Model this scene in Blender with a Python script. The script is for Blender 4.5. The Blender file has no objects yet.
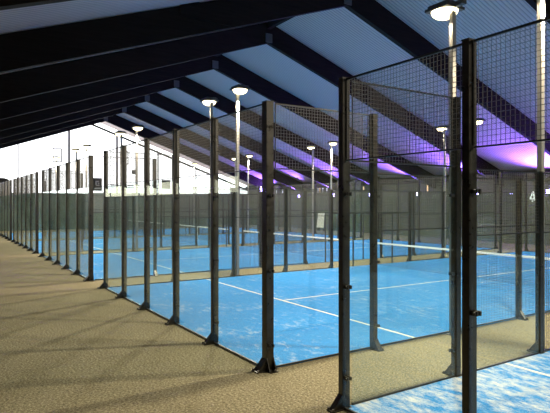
import bpy, bmesh, math, random
from mathutils import Vector, Matrix

random.seed(4)
SC = bpy.context.scene
COL = SC.collection
PI = math.pi

# ------------------------------------------------------------------ frame of the place
# u runs down the aisle, l runs into the courts (to the right of the aisle), z is up.
def W(u, l, z=0.0):
    return Vector((u, -l, z))

CAM_H = 2.496
YAW = 0.6555
FOC = 555.75
LN = 3.938                  # aisle glass wall
LF = LN + 20.0              # glass wall at the other end of the courts
PITCH = 11.96
U0 = {'A': 7.458 - PITCH, 'B': 7.458, 'C': 7.458 + PITCH, 'D': 7.458 + 2 * PITCH, 'E': 7.458 + 3 * PITCH}
CNAME = {'A': 'the sandy court at the photo\'s bottom edge', 'B': 'first whole court down the aisle',
         'C': 'second whole court down the aisle', 'D': 'third whole court down the aisle',
         'E': 'fourth whole court down the aisle'}
SHORT = {'A': 'sandy front court', 'B': 'first whole court', 'C': 'second whole court', 'D': 'third whole court', 'E': 'fourth whole court'}
ORD = ['first', 'second', 'third', 'fourth', 'fifth', 'sixth', 'seventh', 'eighth', 'ninth', 'tenth', 'eleventh']

LRIDGE = 11.8
ZRIDGE = 10.60
SLOPE = 0.375
FR_U0 = 22.37
FR_D = 6.0
LWALL, RWALL = -4.7, 28.3
UBACK, UGABLE = -8.4, FR_U0 + 6 * FR_D
BEAM_D = 0.97
def zroof(l):
    return ZRIDGE - SLOPE * abs(l - LRIDGE)

# ------------------------------------------------------------------ materials
def mat(name, color, rough=0.5, metal=0.0, spec=0.5, build=None):
    m = bpy.data.materials.new(name)
    m.use_nodes = True
    nt = m.node_tree
    b = nt.nodes['Principled BSDF']
    b.inputs['Base Color'].default_value = (*color, 1)
    b.inputs['Roughness'].default_value = rough
    b.inputs['Metallic'].default_value = metal
    b.inputs['Specular IOR Level'].default_value = spec
    if build:
        build(nt, b)
    return m

def noise(nt, scale, detail=4.0, rough=0.55, vec=None):
    n = nt.nodes.new('ShaderNodeTexNoise')
    n.inputs['Scale'].default_value = scale
    n.inputs['Detail'].default_value = detail
    n.inputs['Roughness'].default_value = rough
    if vec is not None:
        nt.links.new(vec, n.inputs['Vector'])
    return n.outputs['Fac']

def ramp(nt, fac, stops):
    r = nt.nodes.new('ShaderNodeValToRGB')
    e = r.color_ramp.elements
    while len(e) < len(stops):
        e.new(0.5)
    for k, (p, c) in enumerate(stops):
        e[k].position = p
        e[k].color = (*c, 1) if len(c) == 3 else c
    nt.links.new(fac, r.inputs['Fac'])
    return r.outputs['Color']

def objvec(nt, scale=(1, 1, 1)):
    tc = nt.nodes.new('ShaderNodeTexCoord')
    mp = nt.nodes.new('ShaderNodeMapping')
    mp.inputs['Scale'].default_value = scale
    nt.links.new(tc.outputs['Object'], mp.inputs['Vector'])
    return mp.outputs['Vector']

def mix(nt, fac, a, b, blend='MIX'):
    m = nt.nodes.new('ShaderNodeMix')
    m.data_type = 'RGBA'
    m.blend_type = blend
    for s, v in ((0, fac), (6, a), (7, b)):
        if hasattr(v, 'is_linked') or hasattr(v, 'links'):
            nt.links.new(v, m.inputs[s])
        elif s == 0:
            m.inputs[0].default_value = v
        else:
            m.inputs[s].default_value = (*v, 1)
    return m.outputs[2]

def bump(nt, b, h, strength=0.3, dist=0.01):
    n = nt.nodes.new('ShaderNodeBump')
    n.inputs['Strength'].default_value = strength
    n.inputs['Distance'].default_value = dist
    nt.links.new(h, n.inputs['Height'])
    nt.links.new(n.outputs['Normal'], b.inputs['Normal'])

def carpet_nodes(nt, b):
    v = objvec(nt)
    f = noise(nt, 30, 5, 0.85, v)
    c = ramp(nt, f, [(0.36, (0.055, 0.049, 0.027)), (0.5, (0.225, 0.198, 0.122)), (0.64, (0.50, 0.45, 0.30))])
    g = noise(nt, 0.55, 5, 0.6, v)
    d = ramp(nt, g, [(0.35, (0.86, 0.86, 0.84)), (0.65, (1.0, 1.0, 1.0))])
    nt.links.new(mix(nt, 1.0, c, d, 'MULTIPLY'), b.inputs['Base Color'])
    bump(nt, b, f, 0.35, 0.006)

def turf_nodes(lo, hi, amount):
    def build(nt, b):
        v = objvec(nt, (0.5, 1.3, 1))
        w = objvec(nt)
        big = noise(nt, 0.55, 4, 0.6, w)
        streak = noise(nt, 5.5, 8, 0.78, v)
        fine = noise(nt, 45, 3, 0.7, w)
        bb = ramp(nt, big, [(0.3, (0, 0, 0)), (0.7, (1, 1, 1))])
        ma = nt.nodes.new('ShaderNodeMath'); ma.operation = 'MULTIPLY_ADD'
        nt.links.new(bb, ma.inputs[0]); ma.inputs[1].default_value = 0.16
        nt.links.new(streak, ma.inputs[2])
        mb_ = nt.nodes.new('ShaderNodeMath'); mb_.operation = 'MULTIPLY_ADD'
        nt.links.new(fine, mb_.inputs[0]); mb_.inputs[1].default_value = 0.14
        nt.links.new(ma.outputs[0], mb_.inputs[2])
        f = ramp(nt, mb_.outputs[0], [(lo, (0, 0, 0)), (hi, (amount, amount, amount))])
        base = ramp(nt, fine, [(0.35, (0.016, 0.20, 0.56)), (0.65, (0.036, 0.32, 0.78))])
        nt.links.new(mix(nt, f, base, (0.74, 0.76, 0.74)), b.inputs['Base Color'])
        bump(nt, b, fine, 0.3, 0.004)
    return build

def steel_nodes(nt, b):
    v = objvec(nt)
    f = noise(nt, 9, 6, 0.7, v)
    c = ramp(nt, f, [(0.45, (0.008, 0.0065, 0.0045)), (0.65, (0.022, 0.0175, 0.0105)), (0.80, (0.06, 0.042, 0.024))])
    nt.links.new(c, b.inputs['Base Color'])
    r = ramp(nt, f, [(0.3, (0.22, 0.22, 0.22)), (0.7, (0.45, 0.45, 0.45))])
    nt.links.new(r, b.inputs['Roughness'])

def roof_nodes(nt, b):
    v = objvec(nt)
    s = nt.nodes.new('ShaderNodeTexWave')
    s.wave_type = 'BANDS'; s.bands_direction = 'X'; s.wave_profile = 'SIN'
    s.inputs['Scale'].default_value = 1.9
    nt.links.new(v, s.inputs['Vector'])
    c = ramp(nt, s.outputs['Fac'], [(0.0, (0.38, 0.295, 0.28)), (0.35, (0.60, 0.475, 0.445)), (1.0, (0.63, 0.50, 0.47))])
    nt.links.new(c, b.inputs['Base Color'])
    bump(nt, b, s.outputs['Fac'], 0.6, 0.03)

def clad_nodes(nt, b):
    v = objvec(nt)
    s = nt.nodes.new('ShaderNodeTexWave')
    s.wave_type = 'BANDS'; s.bands_direction = 'Z'
    s.inputs['Scale'].default_value = 1.6
    nt.links.new(v, s.inputs['Vector'])
    f = noise(nt, 0.8, 4, 0.6, v)
    c = ramp(nt, f, [(0.35, (0.065, 0.078, 0.055)), (0.65, (0.115, 0.130, 0.095))])
    c2 = ramp(nt, s.outputs['Fac'], [(0.0, (0.6, 0.6, 0.6)), (0.25, (1, 1, 1))])
    nt.links.new(mix(nt, 1.0, c, c2, 'MULTIPLY'), b.inputs['Base Color'])
    bump(nt, b, s.outputs['Fac'], 0.4, 0.02)

def screen_nodes(nt, b):
    v = objvec(nt, (1, 1, 0.5))
    f = noise(nt, 1.1, 6, 0.65, v)
    c = ramp(nt, f, [(0.3, (0.085, 0.115, 0.105)), (0.7, (0.20, 0.25, 0.235))])
    nt.links.new(c, b.inputs['Base Color'])

def timber_nodes(nt, b):
    v = objvec(nt, (6, 0.4, 6))
    f = noise(nt, 3, 5, 0.6, v)
    c = ramp(nt, f, [(0.3, (0.010, 0.0062, 0.0045)), (0.7, (0.020, 0.0125, 0.0095))])
    nt.links.new(c, b.inputs['Base Color'])

def emit(name, color, strength):
    m = bpy.data.materials.new(name)
    m.use_nodes = True
    nt = m.node_tree
    nt.nodes.clear()
    e = nt.nodes.new('ShaderNodeEmission')
    e.inputs['Color'].default_value = (*color, 1)
    e.inputs['Strength'].default_value = strength
    o = nt.nodes.new('ShaderNodeOutputMaterial')
    nt.links.new(e.outputs[0], o.inputs['Surface'])
    return m

def glass_mat():
    m = bpy.data.materials.new('safety_glass')
    m.use_nodes = True
    nt = m.node_tree
    nt.nodes.clear()
    t = nt.nodes.new('ShaderNodeBsdfTransparent')
    t.inputs['Color'].default_value = (0.955, 0.985, 0.975, 1)
    g = nt.nodes.new('ShaderNodeBsdfGlossy')
    g.inputs['Roughness'].default_value = 0.0
    g.inputs['Color'].default_value = (0.92, 0.97, 0.94, 1)
    dirt = nt.nodes.new('ShaderNodeBsdfDiffuse')
    dirt.inputs['Color'].default_value = (0.62, 0.70, 0.66, 1)
    lw = nt.nodes.new('ShaderNodeLayerWeight')
    lw.inputs['Blend'].default_value = 0.5
    pw = nt.nodes.new('ShaderNodeMath'); pw.operation = 'POWER'
    nt.links.new(lw.outputs['Facing'], pw.inputs[0]); pw.inputs[1].default_value = 5.0
    fr = nt.nodes.new('ShaderNodeMath'); fr.operation = 'MULTIPLY_ADD'
    nt.links.new(pw.outputs[0], fr.inputs[0]); fr.inputs[1].default_value = 0.96; fr.inputs[2].default_value = 0.035
    v = objvec(nt, (1, 1, 0.4))
    n = noise(nt, 1.7, 5, 0.65, v)
    rm = ramp(nt, n, [(0.35, (0.003, 0.003, 0.003)), (0.7, (0.014, 0.014, 0.014))])
    m1 = nt.nodes.new('ShaderNodeMixShader')
    nt.links.new(rm, m1.inputs[0]); nt.links.new(t.outputs[0], m1.inputs[1]); nt.links.new(dirt.outputs[0], m1.inputs[2])
    m2 = nt.nodes.new('ShaderNodeMixShader')
    nt.links.new(fr.outputs[0], m2.inputs[0]); nt.links.new(m1.outputs[0], m2.inputs[1]); nt.links.new(g.outputs[0], m2.inputs[2])
    o = nt.nodes.new('ShaderNodeOutputMaterial')
    nt.links.new(m2.outputs[0], o.inputs['Surface'])
    return m

M = {}
M['carpet'] = mat('speckled_tan_carpet', (0.3, 0.24, 0.13), 0.95, spec=0.15, build=carpet_nodes)
M['turf'] = mat('blue_court_turf', (0.04, 0.25, 0.65), 0.9, spec=0.2, build=turf_nodes(0.70, 0.92, 0.65))
M['turf_sandy'] = mat('sandy_blue_court_turf', (0.04, 0.25, 0.65), 0.9, spec=0.2, build=turf_nodes(0.57, 0.80, 0.92))
M['line'] = mat('white_court_paint', (0.80, 0.80, 0.74), 0.8, spec=0.2)
M['steel'] = mat('black_weathered_steel', (0.03, 0.03, 0.03), 0.4, spec=0.5, build=steel_nodes)
M['black'] = mat('black_plastic', (0.012, 0.012, 0.012), 0.45)
M['wire'] = mat('galvanised_dark_wire', (0.16, 0.155, 0.14), 0.4, metal=0.5)
M['frame'] = mat('dark_mesh_frame', (0.025, 0.025, 0.025), 0.4)
M['glass'] = glass_mat()
M['pole'] = mat('galvanised_lamp_pole', (0.42, 0.40, 0.36), 0.5, metal=0.3)
M['housing'] = mat('dark_lamp_housing', (0.06, 0.055, 0.05), 0.5)
M['lamp'] = emit('warm_white_lamp_lens', (1.0, 0.87, 0.52), 5.0)
M['purple'] = emit('violet_lamp_lens', (0.42, 0.30, 1.0), 40.0)
M['roof'] = mat('pale_ribbed_roof_sheet', (0.7, 0.72, 0.78), 0.55, spec=0.3, build=roof_nodes)
M['timber'] = mat('dark_brown_timber', (0.02, 0.015, 0.012), 0.7, spec=0.12, build=timber_nodes)
M['plate'] = mat('grey_steel_plate', (0.12, 0.11, 0.10), 0.5, metal=0.5)
M['clad'] = mat('grey_green_cladding', (0.2, 0.21, 0.19), 0.75, spec=0.3, build=clad_nodes)
M['clad_dark'] = mat('dark_grey_cladding', (0.03, 0.03, 0.03), 0.7, spec=0.2)
M['daylight_warm'] = emit('daylit_warm_pane', (1.0, 0.94, 0.72), 1.9)
M['screen'] = mat('grey_green_windscreen', (0.2, 0.24, 0.22), 0.9, spec=0.2, build=screen_nodes)
M['daylight'] = emit('daylit_translucent_pane', (0.97, 0.99, 1.0), 3.2)
M['mullion'] = mat('grey_window_bar', (0.16, 0.15, 0.15), 0.5)
M['tape'] = mat('white_net_tape', (0.85, 0.85, 0.80), 0.8)
M['net'] = mat('black_net_cord', (0.015, 0.017, 0.02), 0.8)
M['white'] = mat('white_board', (0.85, 0.84, 0.76), 0.6)
M['warm'] = emit('warm_wall_light_glass', (1.0, 0.62, 0.35), 2.2)
M['pale'] = emit('pale_wall_light_glass', (0.85, 0.82, 1.0), 1.8)
M['sign'] = emit('white_lit_sign', (1.0, 1.0, 0.95), 1.6)
M['grey'] = mat('mid_grey_panel', (0.10, 0.11, 0.11), 0.7)
M['lightgrey'] = mat('light_grey_print', (0.35, 0.36, 0.36), 0.7)
M['boardframe'] = mat('black_board', (0.02, 0.022, 0.022), 0.7)

# ------------------------------------------------------------------ mesh helpers (local axes: x = u, y = -l)
class MB:
    def __init__(s):
        s.bm = bmesh.new()
    def box(s, u0, u1, l0, l1, z0, z1):
        b = s.bm
        vs = [b.verts.new((u, -l, z)) for z in (z0, z1) for (u, l) in ((u0, l0), (u1, l0), (u1, l1), (u0, l1))]
        for f in ((0, 1, 2, 3), (7, 6, 5, 4), (0, 4, 5, 1), (1, 5, 6, 2), (2, 6, 7, 3), (3, 7, 4, 0)):
            b.faces.new([vs[i] for i in f])
        return s
    def poly(s, pts, off):
        b = s.bm
        off = Vector(off)
        a = [b.verts.new(p) for p in pts]
        c = [b.verts.new(Vector(p) + off) for p in pts]
        b.faces.new(a); b.faces.new(c[::-1])
        n = len(a)
        for i in range(n):
            b.faces.new((a[i], c[i], c[(i + 1) % n], a[(i + 1) % n]))
        return s
    def cyl(s, p0, p1, r, n=10, r1=None):
        b = s.bm
        p0, p1 = Vector(p0), Vector(p1)
        r1 = r if r1 is None else r1
        d = (p1 - p0).normalized()
        x = d.orthogonal().normalized(); y = d.cross(x)
        A = [b.verts.new(p0 + (x * math.cos(2 * PI * i / n) + y * math.sin(2 * PI * i / n)) * r) for i in range(n)]
        B = [b.verts.new(p1 + (x * math.cos(2 * PI * i / n) + y * math.sin(2 * PI * i / n)) * r1) for i in range(n)]
        b.faces.new(A[::-1]); b.faces.new(B)
        for i in range(n):
            b.faces.new((A[i], A[(i + 1) % n], B[(i + 1) % n], B[i]))
        return s
    def dome(s, c, rx, ry, rz, n=18, m=6):
        b = s.bm
        c = Vector(c)
        rows = []
        for j in range(m):
            a = (PI / 2) * j / m
            rows.append([b.verts.new(c + Vector((rx * math.cos(a) * math.cos(2 * PI * i / n), ry * math.cos(a) * math.sin(2 * PI * i / n), -rz * math.sin(a)))) for i in range(n)])
        t = b.verts.new(c + Vector((0, 0, -rz)))
        b.faces.new(rows[0])
        for j in range(m - 1):
            for i in range(n):
                b.faces.new((rows[j][i], rows[j + 1][i], rows[j + 1][(i + 1) % n], rows[j][(i + 1) % n]))
        for i in range(n):
            b.faces.new((rows[-1][i], t, rows[-1][(i + 1) % n]))
        return s
    def mesh(s, name, m, bevel=0.0):
        if bevel:
            bmesh.ops.bevel(s.bm, geom=list(s.bm.edges), offset=bevel, segments=2, affect='EDGES', clamp_overlap=True)
        bmesh.ops.recalc_face_normals(s.bm, faces=list(s.bm.faces))
        me = bpy.data.meshes.new(name)
        s.bm.to_mesh(me); s.bm.free()
        for mm in (m if isinstance(m, (list, tuple)) else [m]):
            me.materials.append(mm)
        return me
    def obj(s, name, m, parent=None, loc=None, bevel=0.0):
        return link(name, s.mesh(name, m, bevel), parent, loc)

def link(name, me, parent=None, loc=None):
    o = bpy.data.objects.new(name, me)
    COL.objects.link(o)
    if parent is not None:
        o.parent = parent
    if loc is not None:
        o.location = loc
    return o

def tag(o, label=None, cat=None, group=None, kind=None):
    for k, v in (('label', label), ('category', cat), ('group', group), ('kind', kind)):
        if v:
            o[k] = v
    return o

def thing(name, loc, label, cat, group=None, rz=0.0):
    o = bpy.data.objects.new(name, None)
    o.empty_display_size = 0.2
    COL.objects.link(o)
    o.location = loc
    o.rotation_euler.z = rz
    return tag(o, label, cat, group)

def copy_tree(o, loc, rz, label, group=None):
    c = o.copy(); COL.objects.link(c)
    c.location = loc; c.rotation_euler.z = rz
    c['label'] = label
    if group:
        c['group'] = group
    for ch in o.children:
        d = ch.copy(); COL.objects.link(d); d.parent = c
        for g in ch.children:
            e = g.copy(); COL.objects.link(e); e.parent = d
    return c

# ------------------------------------------------------------------ the hall
fl = MB().box(UBACK, UGABLE + 0.2, LWALL - 0.2, RWALL + 0.2, -0.2, 0.0).obj('floor', M['carpet'])
tag(fl, 'speckled tan floor of the aisles around the courts', None, None, 'structure')

def slope_slab(l0, l1, name, label):
    mb = MB()
    t = 0.12
    pts = [W(UBACK, l0, zroof(l0)), W(UBACK, l1, zroof(l1)), W(UBACK, l1, zroof(l1) + t), W(UBACK, l0, zroof(l0) + t)]
    o = mb.poly(pts, W(UGABLE + 0.3 - UBACK, 0, 0)).obj(name, M['roof'])
    return tag(o, label, None, None, 'structure')
slope_slab(LWALL - 0.3, LRIDGE, 'ceiling', 'pale ribbed roof slope over the aisle side of the ridge')
slope_slab(LRIDGE, RWALL + 0.3, 'ceiling', 'pale ribbed roof slope over the violet lit side')

zl, zr = zroof(LWALL), zroof(RWALL)
UWIN = 27.0                    # beyond this the aisle wall has a daylit band above the sill
mb = MB().box(UBACK, UWIN, LWALL - 0.2, LWALL, 0, zl)
mb.box(UWIN, UGABLE, LWALL - 0.2, LWALL, 0, 3.05)
tag(mb.obj('wall_left', M['clad_dark']), 'dark clad wall along the aisle', None, None, 'structure')
n_ = 7
for k in range(n_):
    a = UWIN + (UGABLE - UWIN) * k / n_; b = UWIN + (UGABLE - UWIN) * (k + 1) / n_
    tag(MB().box(a + 0.06, b - 0.06, LWALL - 0.12, LWALL - 0.08, 3.05, zl - 0.5).obj('window_%d' % (k + 20), M['daylight_warm']), 'daylit pane above the aisle wall', None, None, 'structure')
    tag(MB().box(b - 0.06, b + 0.06, LWALL - 0.2, LWALL, 3.05, zl - 0.5).obj('trim_%d' % (k + 20), M['mullion']), 'upright bar between aisle wall panes', None, None, 'structure')
tag(MB().box(UWIN, UGABLE, LWALL - 0.2, LWALL, zl - 0.5, zl).obj('wall_left_top', M['clad_dark']), 'dark band above the aisle wall panes', None, None, 'structure')
tag(MB().box(UBACK, UGABLE, RWALL, RWALL + 0.2, 0, zr).obj('wall_right', M['clad']), 'grey green clad wall beyond the courts', None, None, 'structure')
def gable_prof(u, l0, l1, zb, th, name, m, top=lambda l: zroof(l)):
    ls = [l0] + ([LRIDGE] if l0 < LRIDGE < l1 else []) + [l1]
    pts = [W(u, l0, zb), W(u, l1, zb)] + [W(u, l, top(l)) for l in reversed(ls)]
    return MB().poly(pts, W(th, 0, 0)).obj(name, m)
tag(gable_prof(UBACK - 0.2, LWALL, RWALL, 0, 0.2, 'wall_back', M['clad']), 'grey clad gable wall behind the viewer', None, None, 'structure')
# daylit gable at the other end: solid lower part, translucent panes above, bars between
ZSILL = 3.4
tag(MB().box(UGABLE, UGABLE + 0.2, LWALL, RWALL, 0, ZSILL).obj('wall_far', M['screen']), 'grey green lower part of the daylit gable', None, None, 'structure')
bars = [1.75, 5.85, 9.95, 14.2, 18.2, 22.2, 26.2]
edges = [LWALL] + bars + [RWALL]
for k in range(len(edges) - 1):
    a, b = edges[k], edges[k + 1]
    w = gable_prof(UGABLE + 0.06, a + 0.03, b - 0.03, ZSILL, 0.04, 'window_%d' % (k + 1), M['daylight'], top=lambda l: zroof(l) - 0.02)
    tag(w, 'bright daylit pane of the gable', None, None, 'structure')
for k, l in enumerate(bars):
    wd = 0.09 if k in (2, 3) else 0.05
    o = MB().box(UGABLE - 0.06, UGABLE + 0.1, l - wd, l + wd, ZSILL, zroof(l) - 0.45).obj('trim_%d' % (k + 1), M['mullion'])
    tag(o, 'upright bar of the daylit gable', None, None, 'structure')
for k, (l0, l1) in enumerate(((LWALL, LRIDGE), (LRIDGE, RWALL))):
    q = lambda l, d: W(UGABLE - 0.12, l, zroof(l) - d)
    o = MB().poly([q(l0, 0.62), q(l1, 0.62), q(l1, 0.44), q(l0, 0.44)], W(0.16, 0, 0)).obj('trim_%d' % (8 + k), M['timber'])
    tag(o, 'slim sloping rail under the daylit gable roof', None, None, 'structure')

# roof beams, one rafter each side of the ridge per frame, plus the ridge purlin
fname = {-2: 'second frame from the viewer', -1: 'third frame', 0: 'fourth frame', 1: 'fifth frame', 2: 'sixth frame', 3: 'seventh frame', 4: 'eighth frame', 5: 'ninth frame', -3: 'first frame overhead', -4: 'frame behind the viewer'}
for k in range(-4, 6):
    u = FR_U0 + k * FR_D
    for side in (0, 1):
        le = (LWALL + 0.02, RWALL - 0.02)[side]
        sg = (-1, 1)[side]
        D = BEAM_D
        prof = [W(u - 0.11, LRIDGE, zroof(LRIDGE) - D), W(u - 0.11, LRIDGE, zroof(LRIDGE) - 0.02), W(u - 0.11, le, zroof(le) - 0.02), W(u - 0.11, le, zroof(le) - D * 0.95)]
        o = MB().poly(prof, W(0.22, 0, 0)).obj('roof_beam', M['timber'])
        tag(o, 'dark brown timber roof beam, %s, %s slope' % (fname[k], ('aisle side', 'violet lit side')[side]), None, 'roof beams', 'structure')
        if side == 0:
            MB().box(u - 0.15, u + 0.15, LRIDGE - 0.16, LRIDGE + 0.16, ZRIDGE - D + 0.02, ZRIDGE - D + 0.42).obj('ridge_plate', M['plate'], o)
        if side == 0 and k == -1:
            MB().box(u - 0.16, u + 0.16, 5.7, 7.3, zroof(6.5) - 0.62, zroof(6.5) - 0.10).obj('joint_block', M['timber'], o)
o = MB().box(UBACK, UGABLE, LRIDGE - 0.09, LRIDGE + 0.09, ZRIDGE - 0.34, ZRIDGE - 0.06).obj('ridge_beam', M['timber'])
tag(o, 'dark ridge beam joining the roof frames', None, None, 'structure')
for l, nm in ((LWALL + 0.16, 'aisle wall'), (RWALL - 0.16, 'violet lit wall')):
    o = MB().box(UBACK, UGABLE, l - 0.12, l + 0.12, zroof(l) - 0.55, zroof(l) - 0.12).obj('eave_beam', M['timber'])
    tag(o, 'dark eave beam along the %s' % nm, None, None, 'structure')

# ------------------------------------------------------------------ court floors, lines, nets
def strip(u0, u1, l0, l1):
    return MB().box(u0, u1, l0, l1, 0.010, 0.013)
for c in 'ABCDE':
    u = U0[c]
    root = MB().box(0, 10, 0, 20, 0.001, 0.010).obj('court_floor', M['turf_sandy' if c == 'A' else 'turf'], None, W(u, LN))
    tag(root, 'blue sand dusted turf of the %s' % SHORT[c], None, None, 'structure')
    for (a, b, d, e) in ((0.03, 9.97, 3.02, 3.08), (0.03, 9.97, 16.92, 16.98)):
        strip(a, b, d, e).obj('service_line', M['line'], root)
    strip(4.97, 5.03, 3.08, 16.92).obj('centre_line', M['line'], root)

net_proto = None
for c in 'ABCDE':
    if net_proto is None:
        n = thing('padel_net', W(U0[c], LN + 10), 'dark tennis style net with white tape across the %s' % SHORT[c], 'net', 'court nets')
        mb = MB()
        k = 0.12
        while k < 9.88:
            mb.box(k - 0.002, k + 0.002, -0.002, 0.002, 0.03, 0.86); k += 0.055
        z = 0.04
        while z < 0.86:
            mb.box(0.1, 9.9, -0.002, 0.002, z - 0.002, z + 0.002); z += 0.055
        mb.obj('net_mesh', M['net'], n)
        MB().box(0.1, 9.9, -0.012, 0.012, 0.86, 0.92).obj('top_tape', M['tape'], n)
        for x in (0.06, 9.94):
            MB().cyl((x, 0, 0.01), (x, 0, 0.95), 0.035, 12).obj('net_post', M['frame'], n)
        MB().box(4.975, 5.025, -0.015, 0.015, 0.012, 0.86).obj('centre_strap', M['tape'], n)
        net_proto = n
    else:
        copy_tree(net_proto, W(U0[c], LN + 10), 0, 'dark net with white tape across the %s' % SHORT[c])

# ------------------------------------------------------------------ posts
# local frame of a post: +x = along its wall, -l (i.e. +y) ... the foot points to local +y (outward of the aisle wall)
def shaft_mb(w, d, h):
    return MB().box(-w / 2, w / 2, -d / 2, d / 2, 0.012, h)
def foot_mb(w, d, both=False):
    mb = MB()
    # base plate and a pair of tapering gussets running outward (negative l)
    mb.box(-w / 2 - 0.02, w / 2 + 0.02, -d / 2 - 0.16, d / 2 + 0.02, 0.0, 0.014)
    for x in (-w / 2, w / 2 - 0.012):
        mb.poly([(x, d / 2 + 0.14, 0.014), (x, d / 2, 0.014), (x, d / 2, 0.18)], (0.012, 0, 0))
    mb.poly([(-w / 2 + .012, d / 2 + 0.135, 0.014), (-w / 2 + .012, d / 2 + 0.12, 0.014), (-w / 2 + .012, d / 2, 0.155), (-w / 2 + .012, d / 2, 0.18)], (w - .024, 0, 0))
    if both:
        for l in (-d / 2, d / 2 - 0.012):
            mb.poly([(-w / 2 - 0.10, -l, 0.014), (-w / 2, -l, 0.014), (-w / 2, -l, 0.20)], (0, -0.012, 0))
        mb.box(-w / 2 - 0.14, -w / 2, -d / 2, d / 2, 0.0, 0.014)
    return mb
def clip_mb(w, lo):
    mb = MB()
    mb.box(-w / 2 - 0.075, -w / 2 + 0.01, lo - 0.030, lo - 0.013, -0.022, 0.022)
    mb.box(-w / 2 - 0.075, -w / 2 + 0.01, lo + 0.013, lo + 0.030, -0.022, 0.022)
    mb.cyl((-w / 2 - 0.045, -lo + 0.03, 0), (-w / 2 - 0.045, -lo + 0.045, 0), 0.018, 8)
    return mb
CLIPZ = (0.38, 1.48, 2.60)

def make_post(name, w, d, h, both, label):
    r = thing(name, W(0, 0), label, 'post', 'fence posts')
    shaft_mb(w, d, h).obj('shaft', M['steel'], r, bevel=0.004)
    f = foot_mb(w, d, both).obj('foot', M['steel'], r)
    for (x, l) in ((-w / 2 - 0.005, -d / 2 - 0.14), (w / 2 + 0.005, -d / 2 - 0.14)) + (((-w / 2 - 0.12, 0.02),) if both else ()):
        MB().cyl((x, -l, 0.014), (x, -l, 0.040), 0.016, 6).obj('bolt', M['plate'], f)
    me = clip_mb(w, 0.0).mesh('glass_clip', M['black'])
    if h > 3.5:
        for z in CLIPZ:
            link('glass_clip', me, r, (0, 0, z))
    MB().box(-w / 2 - 0.004, w / 2 + 0.004, -d / 2 - 0.004, d / 2 + 0.004, h, h + 0.012).obj('cap', M['frame'], r)
    return r

corner_proto = wall_proto = side_proto = low_proto = None
post_n = {}
def put_post(kind, u, l, rz, label, full=True):
    global corner_proto, wall_proto, side_proto, low_proto
    pr = post_n.get((kind, full))
    if pr is None:
        w, d, h, both = {'corner': (0.15, 0.12, 4.0, True), 'wall': (0.09, 0.11, 4.0, False), 'low': (0.08, 0.10, 3.0, False)}[kind]
        if full:
            pr = make_post('fence_post', w, d, h, both, label)
        else:
            mb = shaft_mb(w, d, h)
            mb.poly([(-w / 2, d / 2 + 0.14, 0.0), (-w / 2, d / 2, 0.0), (-w / 2, d / 2, 0.18)], (w, 0, 0))
            pr = tag(mb.obj('fence_post', M['steel']), label, 'post', 'fence posts')
        pr.location = W(u, l); pr.rotation_euler.z = rz
        post_n[(kind, full)] = pr
        return pr
    return copy_tree(pr, W(u, l), rz, label)

# ------------------------------------------------------------------ panels
def pane_mesh(w, h):
    return MB().box(-w / 2, w / 2, -0.006, 0.006, 0.035, h - 0.02).mesh('glass_pane', M['glass'])
def rail_mesh(w):
    return MB().box(-w / 2, w / 2, -0.014, 0.014, 0.011, 0.034).mesh('bottom_rail', M['frame'])
pane_cache = {}
def put_pane(u, l, rz, w, h, label):
    key = (round(w, 3), round(h, 3))
    if key not in pane_cache:
        r = thing('glass_panel', W(u, l), label, 'glass panel', 'clear glass wall panels', rz)
        link('glass_pane', pane_mesh(w, h), r)
        link('bottom_rail', rail_mesh(w), r)
        pane_cache[key] = r
        return r
    return copy_tree(pane_cache[key], W(u, l), rz, label)

mesh_cache = {}
def put_mesh(u, l, rz, w, z0, z1, label, mid=None):
    key = (round(w, 3), z0, z1, mid)
    if key not in mesh_cache:
        r = thing('mesh_panel', W(u, l), label, 'mesh panel', 'wire mesh fence panels', rz)
        t = 0.011
        mb = MB()
        mb.box(-w / 2, w / 2, -t, t, z1 - 2 * t, z1)
        mb.box(-w / 2, w / 2, -t, t, z0, z0 + (1.3 if z0 > 2.5 and rz in (0, PI) and u > 6 else 2) * t)
        mb.box(-w / 2, -w / 2 + t, -t, t, z0 + 2 * t, z1 - 2 * t)
        mb.box(w / 2 - t, w / 2, -t, t, z0 + 2 * t, z1 - 2 * t)
        if mid:
            mb.box(-w / 2, w / 2, -t * .8, t * .8, mid - t, mid + t)
        mb.obj('panel_frame', M['frame'], r)
        wm = MB()
        g, r_ = 0.05, 0.0020
        n = int(w / g)
        for i in range(1, n):
            x = -w / 2 + w * i / n
            wm.box(x - r_, x + r_, -0.0042, -0.0, z0 + 0.01, z1 - 0.01)
        n = int((z1 - z0) / g)
        for i in range(1, n):
            z = z0 + (z1 - z0) * i / n
            wm.box(-w / 2 + 0.01, w / 2 - 0.01, 0.0, 0.0042, z - r_, z + r_)
        wm.obj('wire_mesh', M['wire'], r)
        mesh_cache[key] = r
        return r
    return copy_tree(mesh_cache[key], W(u, l), rz, label)

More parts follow.
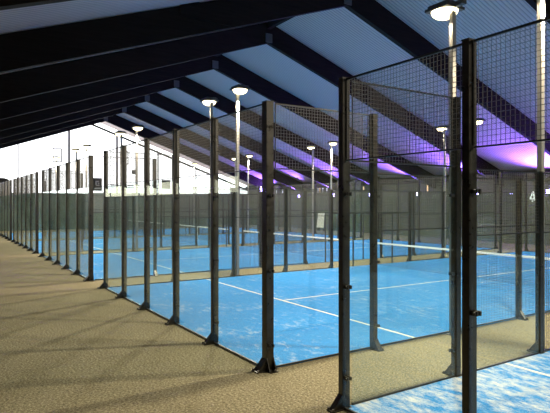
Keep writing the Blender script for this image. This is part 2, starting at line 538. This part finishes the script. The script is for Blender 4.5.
PW = 0.09
def back_wall(c, l, ks, wall, out):
    """six posts and five bays of glass below wire mesh; out=+1: feet point to the aisle, -1 away from it"""
    u0 = U0[c]
    rz = 0 if out > 0 else PI
    for k in ks:
        u = u0 + 2 * k
        if k == 0:
            lab = 'thick dark corner post where the %s wall of the %s begins' % (wall, SHORT[c])
        elif k == 5:
            lab = 'dark corner post where the %s wall of the %s ends' % (wall, SHORT[c])
        else:
            lab = 'slim dark steel post, %s along the %s wall of the %s' % (ORD[k], wall, SHORT[c])
        put_post('corner' if k == 0 and out > 0 else 'wall', u, l, rz, lab, full=(out > 0))
    for k in range(5):
        if k not in ks and k + 1 not in ks:
            continue
        um = u0 + 2 * k + 1
        sh = 0.015 if k == 0 else 0
        w = 2 - PW - 0.03 - 2 * sh
        put_pane(um + sh, l - 0.03 * out, rz, w, 3.0, 'tall clear glass panel, %s bay of the %s wall of the %s' % (ORD[k], wall, SHORT[c]))
        put_mesh(um + sh, l, rz, w, 3.0, 4.0, 'square wire mesh above glass, %s bay of the %s wall, %s' % (ORD[k], wall, SHORT[c]))

def side_wall(c, high, smax, gates=True):
    """fence down one long side; s counts 2 m bays in from the aisle"""
    sgn = 1 if high else -1
    u = U0[c] + (10 if high else 0)
    up = u + 0.03 * sgn
    rz = PI / 2 if not high else -PI / 2          # feet point away from the court
    sd = 'far side' if high else 'near side'
    for s in range(1, min(9, smax) + 1):
        lab = 'dark post, %s in from the aisle, %s fence of the %s' % (ORD[s], sd, SHORT[c])
        kind = 'wall' if s in (1, 9) else 'low'
        put_post(kind, up, LN + 2 * s, rz, lab, full=(c in 'AB' and not high) or (c == 'A'))
    for s in range(0, min(9, smax) + 1):
        lm = LN + 2 * s + 1
        w = 2 - PW - 0.03
        if s in (0, 9):
            lm2 = lm + (0.03 if s == 0 else -0.03)
            w2 = w - 0.06
            put_pane(u, lm2, rz, w2, 3.0, 'clear glass panel, %s bay from the aisle, %s of the %s' % (ORD[s], sd, SHORT[c]))
            put_mesh(u, lm2, rz, w2, 3.0, 4.0, 'raised wire mesh, %s bay from the aisle, %s of the %s' % (ORD[s], sd, SHORT[c]))
        elif s in (1, 8):
            put_pane(u, lm, rz, w, 2.0, 'lower clear glass panel, %s bay from the aisle, %s of the %s' % (ORD[s], sd, SHORT[c]))
            put_mesh(u, lm, rz, w, 2.0, 3.0, 'wire mesh above low glass, %s bay from the aisle, %s, %s' % (ORD[s], sd, SHORT[c]))
        elif s in (4, 5):
            # gateway beside the net: a half-width mesh bay, an opening with a lintel at 2 m
            r = thing('gate_frame', W(u, lm), 'slim dark gateway frame %s the net, %s of the %s' % ('before' if s == 4 else 'beyond', sd, SHORT[c]), 'gate', 'court gateways', rz)
            MB().box(-w / 2, w / 2, -0.015, 0.015, 2.06, 2.10).obj('lintel', M['frame'], r)
            MB().box(-w / 2, w / 2, -0.015, 0.015, 2.96, 3.00).obj('top_rail', M['frame'], r)
            MB().box(-0.02, 0.02, -0.02, 0.02, 0.011, 2.06).obj('jamb', M['frame'], r)
            wm = MB()
            n = 40
            for i in range(1, n):
                x = -w / 2 + w * i / n
                wm.box(x - .0021, x + .0021, -.0042, 0, 2.09, 2.97)
            for i in range(1, 18):
                wm.box(-w / 2, w / 2, 0, .0042, 2.08 + .05 * i, 2.0842 + .05 * i)
            wm.obj('wire_mesh', M['wire'], r)
        else:
            put_mesh(u, lm, rz, w, 0.02, 3.0, 'full wire mesh fence, %s bay from the aisle, %s of the %s' % (ORD[s], sd, SHORT[c]), 2.0)

back_wall('B', LN, range(6), 'aisle glass', 1)
back_wall('A', LN, (3, 4, 5), 'aisle glass', 1)
for c in 'CDE':
    back_wall(c, LN, range(6), 'aisle glass', 1)
for c in 'CDE':
    back_wall(c, LF, range(6), 'rear glass', -1)
back_wall('B', LF, (4, 5), 'rear glass', -1)
side_wall('A', True, 3)
side_wall('B', False, 5)
side_wall('B', True, 9)
for c in 'CDE':
    side_wall(c, False, 9)
    side_wall(c, True, 9)

# ------------------------------------------------------------------ lamps on poles
lamp_proto = None
def put_lamp(u, l, high, label):
    global lamp_proto
    # local +x points over the court the lamp serves
    rz = PI if high else 0.0
    H = 6.18
    loc = W(u + (0.14 if high else -0.14), l)
    if lamp_proto is None:
        r = thing('lamp_post', loc, label, 'lamp post', 'court lamp posts', rz)
        MB().box(-0.048, 0.048, -0.048, 0.048, 0.012, H).obj('pole', M['pole'], r, bevel=0.006)
        MB().box(-0.10, 0.10, -0.10, 0.10, 0.0, 0.012).obj('base_plate', M['plate'], r)
        mb = MB()
        mb.box(-0.22, 0.30, -0.035, 0.035, H, H + 0.05)
        mb.box(-0.30, -0.14, -0.06, 0.06, H + 0.01, H + 0.09)
        mb.obj('bracket', M['housing'], r, bevel=0.004)
        hd = MB().box(-0.08, 0.48, -0.20, 0.20, H + 0.05, H + 0.12).obj('lamp_housing', M['housing'], r, bevel=0.012)
        MB().dome((0.21, 0, H - 0.002), 0.29, 0.23, 0.15).obj('lamp_lens', M['lamp'], hd)
        MB().box(-0.09, 0.51, -0.24, 0.24, H - 0.001, H + 0.05).obj('lens_rim', M['housing'], hd)
        lamp_proto = r
    else:
        r = copy_tree(lamp_proto, loc, rz, label)
    if high:
        r.scale.z = 1.02
    return r
def LOFF(c, high):
    return 0.2 if high else {'B': -0.17, 'C': -0.03}.get(c, -0.12)
LL = bpy.data.lights.new('court_lamp_light', 'SPOT')
LL.energy = 1800; LL.color = (1.0, 0.86, 0.63)
LL.spot_size = math.radians(168); LL.spot_blend = 0.35; LL.shadow_soft_size = 0.09
for c in 'ABCDE':
    for high in (False, True):
        for s in (2, 8):
            if c == 'A' and s == 8 and not high:
                continue
            lo = bpy.data.objects.new('court_lamp_light', LL)
            COL.objects.link(lo)
            sx = -1 if high else 1
            lo.location = W(U0[c] + (10 + 0.14 - 0.21 if high else -0.14 + 0.21), LN + 2 * s + LOFF(c, high), 5.92)
            lo.rotation_euler = Vector((0.12 * sx, 0, -1)).to_track_quat('-Z', 'Y').to_euler()
            put_lamp(U0[c] + (10 if high else 0), LN + 2 * s + LOFF(c, high), high,
                     'tall lit lamp post, %s of the %s, %s end' % ('far side' if high else 'near side', SHORT[c], 'aisle' if s == 2 else 'rear'))

# ------------------------------------------------------------------ violet uplights on the wall beyond the courts
def P(x, l):
    """u of the wall point seen at photo column x on the lateral line l"""
    a = math.atan((x - 363.06) / FOC) + YAW
    return l / math.tan(a)
up = []
for k, (x, lab) in enumerate(((334, 'violet wall uplight behind the third whole court'), (371, 'violet wall uplight seen beside the aisle end of a tall post'), (478, 'violet wall uplight next to the white lit sign'), (549, 'violet wall uplight at the photo\'s edge beyond the white sign'),
        (-0.5, 'added violet wall uplight midway between the sign and the tall post'), (-1, 'added violet wall uplight farther down the wall, past the white board'),
        (-2, 'added violet wall uplight last before the daylit gable'), (-3, 'added violet wall uplight out beyond the white sign'))):  # uplights with a negative key are added, unseen fixtures for the extra violet spots
    u = P(x, 28.1) if x > 0 else {-0.5: (P(478, 28.1) + P(371, 28.1)) / 2, -1: P(334, 28.1) + 5.9, -2: P(334, 28.1) + 11.2, -3: P(549, 28.1) - 5.5}[x]
    z = 3.15
    r = thing('wall_uplight', W(u, 28.14, z), lab, 'uplight', 'violet wall uplights')
    MB().box(-0.16, 0.16, -0.10, 0.12, -0.16, 0.10).obj('lamp_housing', M['housing'], r, bevel=0.01)
    MB().box(-0.14, 0.14, -0.125, -0.102, -0.12, 0.12).obj('lamp_lens', M['purple'], r)
    up.append((u, z))
ul = 23.8
r = thing('wall_uplight', W(ul, LWALL + 0.14, 3.15), 'violet wall uplight on the dark wall along the aisle', 'uplight', 'violet wall uplights', PI)
MB().box(-0.16, 0.16, -0.10, 0.12, -0.16, 0.10).obj('lamp_housing', M['housing'], r, bevel=0.01)
MB().box(-0.14, 0.14, -0.125, -0.102, -0.12, 0.12).obj('lamp_lens', M['purple'], r)
L = bpy.data.lights.new('violet_uplight', 'SPOT')
L.energy = 7000; L.color = (0.22, 0.10, 1.0)
L.spot_size = math.radians(130); L.spot_blend = 0.8; L.shadow_soft_size = 0.15
o = bpy.data.objects.new('violet_uplight', L)
COL.objects.link(o)
o.location = W(ul, LWALL + 0.7, 3.3)
o.rotation_euler = W(0, -0.55, 1.0).to_track_quat('-Z', 'Y').to_euler()
for (u, z) in up:
    L = bpy.data.lights.new('violet_uplight', 'SPOT')
    L.energy = 4800
    L.color = (0.22, 0.10, 1.0)
    L.spot_size = math.radians(125); L.spot_blend = 0.9
    L.shadow_soft_size = 0.15
    o = bpy.data.objects.new('violet_uplight', L)
    COL.objects.link(o)
    o.location = W(u, 27.4, 3.3)
    d = W(0, -0.55, 1.0)
    o.rotation_euler = d.to_track_quat('-Z', 'Y').to_euler()

# ------------------------------------------------------------------ small things seen at the ends of the hall
def face_box(x0, x1, y0, y1, u):
    """lateral/height extents on the plane u for photo box"""
    out = []
    for x in (x0, x1):
        a = math.atan((x - 363.06) / FOC) + YAW
        out.append(u * math.tan(a))
    lm = sum(out) / 2
    zc = u * math.cos(YAW) + lm * math.sin(YAW)
    return out[0], out[1], CAM_H + (202.7 - y1) * zc / FOC, CAM_H + (202.7 - y0) * zc / FOC

UG = UGABLE - 0.1
a, b, z0, z1 = face_box(93, 102, 178, 191, UG)
r = thing('sign_board', W(UG, (a + b) / 2, z0), 'black square sign board with grey print hung on bright gable', 'sign')
w, h = (b - a) / 2, z1 - z0
MB().box(-0.04, 0.02, -w, w, 0, h).obj('board', M['boardframe'], r)
mb = MB()
for (l0, l1, p, q) in ((-.45, .3, .68, .78), (-.5, -.2, .48, .68), (.05, .35, .52, .62), (-.35, .4, .40, .47), (-.6, .7, .14, .26)):
    mb.box(-0.055, -0.041, l0 * w, l1 * w, p * h, q * h)
mb.obj('grey_print', M['lightgrey'], r)

a, b, z0, z1 = face_box(161.5, 170.5, 180, 189, UG)
r = thing('notice_panel', W(UG, (a + b) / 2, z0), 'plain grey panel hung against bright gable beside a bar', 'panel')
w, h = (b - a) / 2, z1 - z0
MB().box(-0.03, 0.02, -w, w, 0, h).obj('panel_face', M['grey'], r)
mb = MB()
mb.box(-0.05, -0.031, -w, w, h - 0.05, h); mb.box(-0.05, -0.031, -w, w, 0, 0.05)
mb.obj('panel_edge', M['mullion'], r)

for (x0, x1, y0, y1, lab) in ((52.5, 62, 148, 162, 'hollow square frame on bright gable nearer the aisle wall'), (120, 128.5, 151, 164.5, 'hollow square frame on bright gable beside the thick bar')):
    a, b, z0, z1 = face_box(x0, x1, y0, y1, UG)
    t = 0.09
    mb = MB()
    mb.box(UG - .03, UG + .03, a, b, z0, z0 + t); mb.box(UG - .03, UG + .03, a, b, z1 - t, z1)
    mb.box(UG - .03, UG + .03, a, a + t, z0 + t, z1 - t); mb.box(UG - .03, UG + .03, b - t, b, z0 + t, z1 - t)
    tag(mb.obj('vent_frame', M['mullion']), lab, 'frame', 'hollow frames on the gable')

for (x0, x1, lab) in ((132, 134.4, 'small dark box light on gable, aisle side of a pair'), (134.9, 137.3, 'small dark box light on gable, inner side of a pair')):
    a, b, z0, z1 = face_box(x0, x1, 170, 174, UG)
    r = thing('box_light', W(UG, (a + b) / 2, z0), lab, 'box light', 'pair of box lights')
    MB().box(-0.12, 0.06, -(b - a) / 2, (b - a) / 2, 0, z1 - z0).obj('case', M['boardframe'], r)
    MB().box(-0.14, -0.121, -(b - a) / 3, (b - a) / 3, 0.08, z1 - z0 - 0.08).obj('lens', M['grey'], r)

# dark rounded hood at the aisle corner of the gable
a, b, z0, z1 = face_box(-9, 11, 178, 195, UG)
w, h = (b - a) / 2, z1 - z0
r = thing('entrance_hood', W(UG, (a + b) / 2, z0), 'dark rounded hood over the gable corner at the aisle end', 'hood')
pts = [(0, -w, 0), (0, w, 0)]
for i in range(13):
    t = PI / 2 * 0
    x = -1 + 2 * i / 12
    pts.append((0, -x * -1 * w * -1 if False else w - 2 * w * i / 12, h * (0.72 + 0.28 * (1 - abs(x) ** 3))))
MB().poly(pts, (-0.5, 0, 0)).obj('hood_shell', M['boardframe'], r)
mb = MB()
for i in range(6):
    l = -w + w * (i + .5) / 3
    mb.box(-0.53, -0.501, l - .03, l + .03, 0.02, h * .68)
mb.obj('hood_ribs', M['grey'], r)

# wall lights and the white board on the wall beyond the courts
LW = RWALL - 0.05
for (x, y0, y1, m, lab) in ((277, 171, 179, 'pale', 'pale upright wall light slot, first of the row'), (283, 170, 178, 'pale', 'pale upright wall light slot, second of the row'),
                            (318.5, 172, 181, 'pale', 'pale upright wall light slot, third of the row'), (323.2, 172, 181, 'pale', 'pale upright wall light slot, fourth of the row'),
                            (327.3, 177, 180, 'pale', 'short pale wall light slot beside the longer slots'), (334.5, 173, 181, 'pale', 'pale upright wall light slot beside a lamp pole'),
                            (320.3, 184, 191, 'warm', 'orange glowing wall light under the pale slots'), (364, 174, 180, 'warm', 'orange glowing wall light beside the green post'),
                            (428, 184, 192, 'warm', 'orange glowing wall light near the violet roof panel')):
    u = P(x, LW)
    zc = u * math.cos(YAW) + LW * math.sin(YAW)
    z0 = CAM_H + (202.7 - y1) * zc / FOC; z1 = min(CAM_H + (202.7 - y0) * zc / FOC, zroof(LW) - 0.6)
    z0 = min(z0, z1 - 0.35)
    wd = 0.055
    r = thing('wall_light', W(u, LW, z0), lab, 'wall light', 'upright wall lights')
    MB().box(-wd - .03, wd + .03, -0.03, 0.04, -0.04, z1 - z0 + .04).obj('backplate', M['housing'], r)
    MB().box(-wd, wd, -0.06, -0.031, 0, z1 - z0).obj('light_glass', M[m], r)

ub = P(319.5, 26.8)
r = thing('white_board', W(ub, 26.8), 'white slanted board standing behind the courts under the wall lights', 'board')
MB().poly([(-0.62, 0.0, 0.30), (0.50, 0.0, 0.30), (0.38, -0.12, 1.62), (-0.62, -0.12, 1.62)], (0, -0.03, 0)).obj('board_face', M['white'], r)
for x in (-0.5, 0.4):
    MB().poly([(x, -0.03, 0), (x, -0.36, 0), (x, -0.15, 1.2)], (0.04, 0, 0)).obj('leg', M['frame'], r)

us = P(533, LW)
r = thing('lit_sign', W(us, LW, 2.62), 'small white letter shaped lit sign on the wall beyond the courts', 'sign')
def A_shape(s):
    mb = MB()
    q = lambda x, z: (x * s, 0.0, z * s)
    for poly in ([(-.30, 0), (-.16, 0), (.02, 1.0), (-.12, 1.0)], [(-.12, 1.0), (.02, 1.0), (.42, .18), (.30, .12)], [(-.20, .10), (-.16, .26), (.36, .30), (.42, .18)], [(-.02, -.14), (.08, -.14), (.10, .16), (-.02, .16)]):
        mb.poly([q(*p) for p in poly], (0, 0.04, 0))
    return mb
A_shape(0.55).obj('lit_mark', M['sign'], r)
MB().box(-.04, .10, 0.0, 0.04, .05, .12).obj('bracket', M['frame'], r)

# ------------------------------------------------------------------ world, camera, view
w = bpy.data.worlds.new('World')
SC.world = w
w.use_nodes = True
w.node_tree.nodes['Background'].inputs[0].default_value = (0.5, 0.6, 0.8, 1)
w.node_tree.nodes['Background'].inputs[1].default_value = 0.3

cd = bpy.data.cameras.new('Camera')
cam = bpy.data.objects.new('Camera', cd)
COL.objects.link(cam)
cam.location = (0, 0, CAM_H)
cam.rotation_euler = (PI / 2, 0, -(PI / 2 + YAW))
cd.sensor_width = 36
cd.lens = FOC / 550 * 36
cd.shift_x = (275 - 363.06) / 550
cd.shift_y = (202.7 - 206.5) / 550
cd.clip_end = 300
SC.camera = cam

SC.cycles.transparent_max_bounces = 64
SC.cycles.max_bounces = 14
SC.cycles.glossy_bounces = 6
SC.cycles.sample_clamp_indirect = 8
SC.cycles.caustics_reflective = False
SC.view_settings.view_transform = 'Standard'
SC.view_settings.look = 'None'
SC.view_settings.gamma = 1
SC.view_settings.exposure = 0.0
